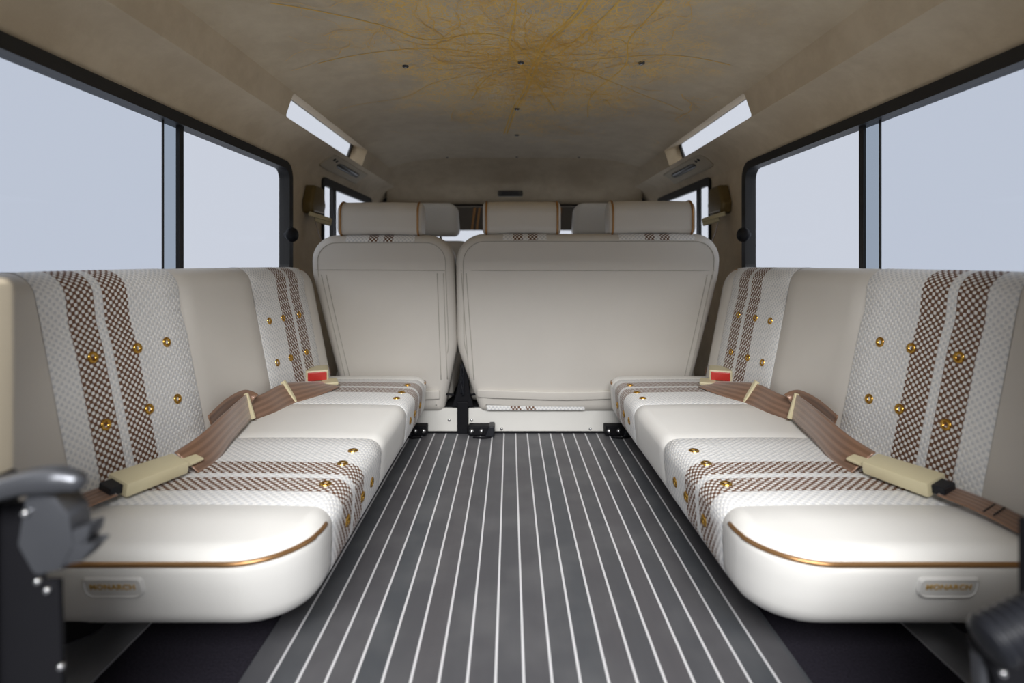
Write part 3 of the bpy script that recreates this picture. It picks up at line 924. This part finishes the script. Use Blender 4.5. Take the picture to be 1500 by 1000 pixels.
latch(-.430,-.345, 'black floor latch tucked against the left bench', True)
# black strip added for the dark gap under base panels
bm = bmesh.new(); add_box(bm, (-.72,2.028,0),(.72,2.034,.012)); obj('trim_7', bm, BLACKM, kind='structure', smooth=False)

# ------------------------------------------------------------------ front seats, visors, lamp
for s,nm in ((-1,'left'),(1,'right')):
    t = thing('front_seat', (s*.44,2.9,0), 'pale grey front seat with square headrest beyond the %s rear headrest' % nm, 'seat', 'front seats')
    out = rpoly([(s*.44-.15,.80),(s*.44+.15,.80),(s*.44+.14,.968),(s*.44-.14,.968)], [.03,.03,.05,.05], 8)
    b = pillow(out, 2.68, 2.79, .03, .03, lambda a,bb,c:(a,c-(bb-.8)*.1,bb)); hr = obj('headrest', b, FRONTL, t)
    for d in (-.05,.05):
        b = bmesh.new(); add_tube(b, [(s*.44+d,2.735,.81),(s*.44+d,2.735,.74)], .006, 8); obj('headrest_post', b, STEEL, hr)
    out = rpoly([(s*.44-.24,.25),(s*.44+.24,.25),(s*.44+.24,.775),(s*.44-.24,.775)], [.05,.05,.09,.09], 8)
    b = pillow(out, 2.66, 2.80, .045, .045, lambda a,bb,c:(a,c-(bb-.3)*.02,bb)); obj('backrest', b, LEAB, t)
    out = rpoly([(s*.44-.24,2.72),(s*.44+.24,2.72),(s*.44+.24,3.2),(s*.44-.24,3.2)], .06, 6)
    b = pillow(out, .16, .30, .04, .04, lambda a,bb,c:(a,bb,c)); obj('seat_cushion', b, LEAB, t)
    b = bmesh.new(); add_box(b, (s*.44-.2,2.75,0),(s*.44+.2,3.15,.165), .01); obj('seat_base', b, BLACKM, t, False)
for s,nm in ((-1,'left'),(1,'right')):
    t = thing('sun_visor', (s*.32,3.52,.96), 'taupe sun visor folded down before the windscreen, %s side' % nm, 'sun visor', 'sun visors')
    out = rpoly([(s*.32-.30,.878),(s*.32+.30,.878),(s*.32+.30,1.032),(s*.32-.30,1.032)], .02, 5)
    b = pillow(out, 3.50, 3.525, .008, .008, lambda a,bb,c:(a,c,bb)); pa = obj('panel', b, VISOR, t)
    for d in (-.2,.2):
        b = bmesh.new(); add_tube(b, [(s*.32+d,3.515,1.036),(s*.32+d,3.57,1.044),(s*.32+d,3.612,1.050)], .004, 8); obj('bracket', b, STEEL, t)
    b = bmesh.new(); add_tube(b, [(s*.32-.28,3.515,1.036),(s*.32+.28,3.515,1.036)], .005, 8); obj('hinge_rod', b, STEEL, t)
    for d in (-.02,.012):
        b = bmesh.new(); add_prism(b, [(s*.27+d,.88),(s*.27+d+.014,.88),(s*.27+d+.034,1.03),(s*.27+d+.020,1.03)], lambda a,c,dd:(a,dd,c), 3.494, 3.499, .001); obj('strap', b, PIPE, t, False)
t = thing('dome_lamp', (-.03,3.36,1.17), 'small dark oblong courtesy lamp on the front header above the centre headrest', 'lamp')
b = bmesh.new(); add_box(b, (-.11,3.44,1.098),(.055,3.475,1.136), .012, 3); obj('housing', b, DARKLAMP, t)
b = bmesh.new(); add_box(b, (-.085,3.436,1.106),(.03,3.446,1.129), .004, 2); obj('lens', b, DGREY, t)

# shoulder belts on the pillars
for s,nm in ((-1,'left'),(1,'right')):
    t = thing('shoulder_belt', (s*.88,2.3,.8), 'bronze belt guide with brown strap on the pillar behind the %s window' % nm, 'seat belt', 'second row shoulder belts')
    out = rpoly([(2.24,.875),(2.38,.875),(2.40,.92),(2.37,1.0),(2.27,1.0),(2.23,.92)], .018, 4)
    b = pillow(out, .868, .912, .014, .004, lambda a,bb,c:(s*c,a,bb)); obj('guide_cover', b, BRONZE, t)
    b = bmesh.new(); box_along(b, (s*.872,2.20,.870), (s*.80,2.26,.845), (0,.2,1), .018, .010, .003); box_along(b, (s*.855,2.225,.852), (s*.80,2.265,.835), (0,.2,1), .03, .014, .003); obj('tongue', b, BUCKLE, t, False)
    b = bmesh.new(); add_ribbon(b, [(s*.885,2.30,.89),(s*.872,2.27,.85),(s*.852,2.26,.79),(s*.815,2.22,.72),(s*.79,2.19,.60),(s*.79,2.18,.42)], [(.3*s,1,0)]*6, .046); obj('webbing', b, WEB, t)
# grab handle plates on the cove under the skylights
for s,nm in ((-1,'left'),(1,'right')):
    t = thing('grab_recess', (s*.84,2.6,1.12), 'recessed beige pull plate with a dark slot below the %s skylight' % nm, 'pull handle', 'pull plates below the skylights')
    def CV(y,k,d): # k along the cove 0..1, d inward
        x = XW-.125*k+.012*math.sin(PI*k); z = ZT+.105*k+.016*math.sin(PI*k)
        return Vector((s*(x-d*.62), y, z-d*.78))
    out = rpoly([(2.36,.28),(2.92,.28),(2.92,.82),(2.36,.82)], .05, 5)
    b = pillow(out, -.004, .008, .002, .004, lambda a,bb,c: CV(a,bb,c), (), lin(.3,.8,5), 3); obj('plate', b, TRIMB, t)
    out = rpoly([(2.50,.48),(2.84,.48),(2.84,.66),(2.50,.66)], .06, 5)
    b = pillow(out, .004, .012, .001, .003, lambda a,bb,c: CV(a,bb,c), (), (), 2); obj('slot', b, DARKLAMP, t)
    for y in (2.42,2.455):
        b = bmesh.new(); add_lathe(b, [(0,.004),(.007,.003),(.008,0)], frame(CV(y,.66,.008),(-s*.62,0,-.78)), 12); obj('button', b, BLACKP, t)

# ceiling studs
b = bmesh.new(); add_lathe(b, [(0,-.006),(.006,-.006),(.0095,-.004),(.011,0),(.011,.002)], seg=16)
for f in b.faces: f.smooth=True
me_c = bpy.data.meshes.new('ceiling_stud'); b.to_mesh(me_c); b.free(); me_c.materials.append(DGREY); 
b = bmesh.new(); add_lathe(b, [(0,-.0075),(.004,-.0072),(.0055,-.005)], seg=12)
me_k = bpy.data.meshes.new('cap'); b.to_mesh(me_k); b.free(); me_k.materials.append(STEEL)
for px,py,lab in ((594,98,'small dark stud left on the headliner, in the row of three'),(763,93,'small dark stud at the middle of the gold map, in the row of three'),(940,93,'small dark stud right on the headliner, in the row of three'),
                  (757,161,'small stud on the lower part of the gold map, behind the row of three'),(757,199,'small stud below the gold map, halfway to the front header')):
    Y = .630*770/(384-py); X = (px-747)*Y/770-.03; z = ceil_z(X)
    o = link(bpy.data.objects.new('ceiling_stud', me_c)); o.location=(X,Y,z); ORG[o]=Vector((X,Y,z)); tag(o, lab, 'stud', 'headliner studs')
    k = link(bpy.data.objects.new('cap', me_k)); k.parent=o
for px,lab in ((655,'tiny left stud at the headliner front edge'),(757,'tiny middle stud at the headliner front edge'),(848,'tiny right stud at the headliner front edge')):
    X=(px-747)*3.17/770-.03
    o = link(bpy.data.objects.new('ceiling_stud', me_c)); o.location=(X,3.17,ceil_z(X)); o.scale=(.7,.7,.7); tag(o, lab, 'stud', 'headliner studs')

# ------------------------------------------------------------------ rear doorway hardware, close to the lens
YN = .50
N = lambda x,y,Y=YN: ((x-747)*Y/770-.03, .665-(y-384)*Y/770)
def npoly(b, pts, d0, d1, bev=.002):
    add_prism(b, [N(*p,d0) for p in pts], lambda a,c,d:(a,d,c), d0, d1, bev)
t = thing('door_latch', (-.50,.50,.30), 'grey cast metal door latch on a black plate at the left door jamb', 'door latch')
b = bmesh.new(); npoly(b, [(-70,745),(40,735),(62,850),(86,850),(90,1000),(92,1090),(-70,1090)], .505, .511); pl = obj('mounting_plate', b, BLACKM, t, False)
b = bmesh.new(); npoly(b, [(35,722),(80,728),(100,752),(108,800),(88,838),(48,846),(22,800)], .480, .506, .006); obj('latch_body', b, GREYM, t, True, angle=.6)
b = bmesh.new(); P=[(-40,728),(0,716),(50,704),(95,702),(124,708)]; add_tube(b, catmull([(N(*p,.478)[0],.478,N(*p,.478)[1]) for p in P],6), [.010,.010,.010,.011,.011,.011,.011,.011,.011,.011,.0115,.0115,.012,.012,.012,.012,.012,.012,.011,.0105,.010,.0095,.009,.007,.004], 12); obj('lever', b, GREYM, t)
b = bmesh.new(); npoly(b, [(84,786),(112,774),(132,768),(128,790),(120,797),(142,797),(118,824),(84,830)], .482, .502, .003); obj('striker_claw', b, GREYM, t, True, angle=.6)
for p,y in (((36,752),.478),((68,865),.503),((88,977),.503),((54,852),.503)):
    b = bmesh.new(); x,z=N(*p,y); add_lathe(b, [(0,.0022),(.002,.002),(.0033,.001),(.0035,-.002)], frame((x,y,z),(0,-1,0)), 14); obj('screw', b, STEEL, pl)
bm = bmesh.new(); add_box(bm, (-.60,.475,-.02),(-.520,.53,.46), .01, 3); obj('trim_8', bm, BLACKM, kind='structure', smooth=True, angle=.6)
bm = bmesh.new(); add_box(bm, (-.60,.482,.452),(-.525,.53,.65), .012, 3); obj('trim_9', bm, TRIMB, kind='structure', smooth=True, angle=.6)
bm = bmesh.new(); add_box(bm, (.481,.485,-.02),(.58,.53,.41), .004, 2); obj('trim_10', bm, BLACKM, kind='structure', smooth=True, angle=.6)
t = thing('door_release', (.44,.48,.28), 'black ribbed rubber grip at the lower right corner of the rear doorway', 'release grip')
a0 = Vector((*N(1432,948),0)); 
p0 = Vector((N(1438,945,.47)[0],.47,N(1438,945,.47)[1])); p1 = Vector((N(1530,905,.47)[0],.47,N(1530,905,.47)[1]))
b = bmesh.new(); pts=[]; rr=[]
for i,q in enumerate(lin(0,1,60)):
    pts.append(p0.lerp(p1,q)); env = min(1,(q/.10))**.5 if q<.10 else 1
    rr.append(max(.001,.021*env*(1+.05*math.sin(q*44)) ))
add_tube(b, pts, rr, 20); obj('rubber_grip', b, BLACKP, t)
b = bmesh.new(); npoly(b, [(1440,955),(1530,930),(1530,1090),(1470,1090),(1462,1000)], .478, .50, .004); br = obj('bracket', b, BLACKM, t, False)
b = bmesh.new(); npoly(b, [(1434,960),(1444,962),(1450,1010),(1438,1010)], .485, .495, .001); obj('steel_strip', b, GREYM, t, False)
b = bmesh.new(); x,z=N(1470,987,.477); add_lathe(b, [(0,.0022),(.002,.002),(.0033,.001),(.0035,-.002)], frame((x,.477,z),(0,-1,0)), 14); obj('screw', b, STEEL, br)

# ------------------------------------------------------------------ light
wld = bpy.data.worlds.new('studio'); sc.world = wld; wld.use_nodes = True
nt = wld.node_tree; nt.nodes.clear()
o = nt.nodes.new('ShaderNodeOutputWorld'); bg = nt.nodes.new('ShaderNodeBackground')
tc = nt.nodes.new('ShaderNodeTexCoord'); sp = nt.nodes.new('ShaderNodeSeparateXYZ'); nt.links.new(tc.outputs['Generated'], sp.inputs[0])
mr = nt.nodes.new('ShaderNodeMapRange'); mr.inputs[1].default_value=-.35; mr.inputs[2].default_value=.45
nt.links.new(sp.outputs[1], mr.inputs[0])
mx = nt.nodes.new('ShaderNodeMix'); mx.data_type='RGBA'; mx.inputs[6].default_value=(.33,.34,.36,1); mx.inputs[7].default_value=(.69,.72,.785,1)
nt.links.new(mr.outputs[0], mx.inputs[0]); nt.links.new(mx.outputs[2], bg.inputs[0]); bg.inputs[1].default_value=1.0
nt.links.new(bg.outputs[0], o.inputs[0])

def area(name, loc, target, size, power, col=(1,1,1), sy=None):
    L = bpy.data.lights.new(name,'AREA'); L.energy=power; L.color=col; L.size=size
    if sy: L.shape='RECTANGLE'; L.size_y=sy
    ob = link(bpy.data.objects.new(name,L)); ob.location=loc
    ob.rotation_euler = (Vector(target)-Vector(loc)).to_track_quat('-Z','Y').to_euler()
    return ob
area('rear_softbox', (0,-2.2,2.6), (0,1.4,.1), 2.6, 290, (1,.995,.985), 1.1)
area('side_softbox_left', (-2.3,.7,1.9), (.3,1.5,.4), 1.3, 14, (.96,.98,1))
area('side_softbox_right', (2.3,.7,1.9), (-.3,1.5,.4), 1.3, 14, (.96,.98,1))

# ------------------------------------------------------------------ camera
cam = bpy.data.cameras.new('camera'); co = link(bpy.data.objects.new('camera', cam)); sc.camera = co
co.location = (-.03,0,.665); co.rotation_euler = (PI/2,0,0)
cam.sensor_width = 36; cam.lens = 36*770/1500
cam.shift_x = 3/1500; cam.shift_y = -116/1500
cam.clip_start = .01
cam.dof.use_dof = True; cam.dof.focus_distance = 1.45; cam.dof.aperture_fstop = 2.0
sc.view_settings.view_transform = 'Standard'; sc.view_settings.look = 'None'
sc.view_settings.exposure = 0; sc.view_settings.gamma = 1
sc.cycles.max_bounces = 8; sc.cycles.transparent_max_bounces = 16
sc.cycles.use_denoising = True
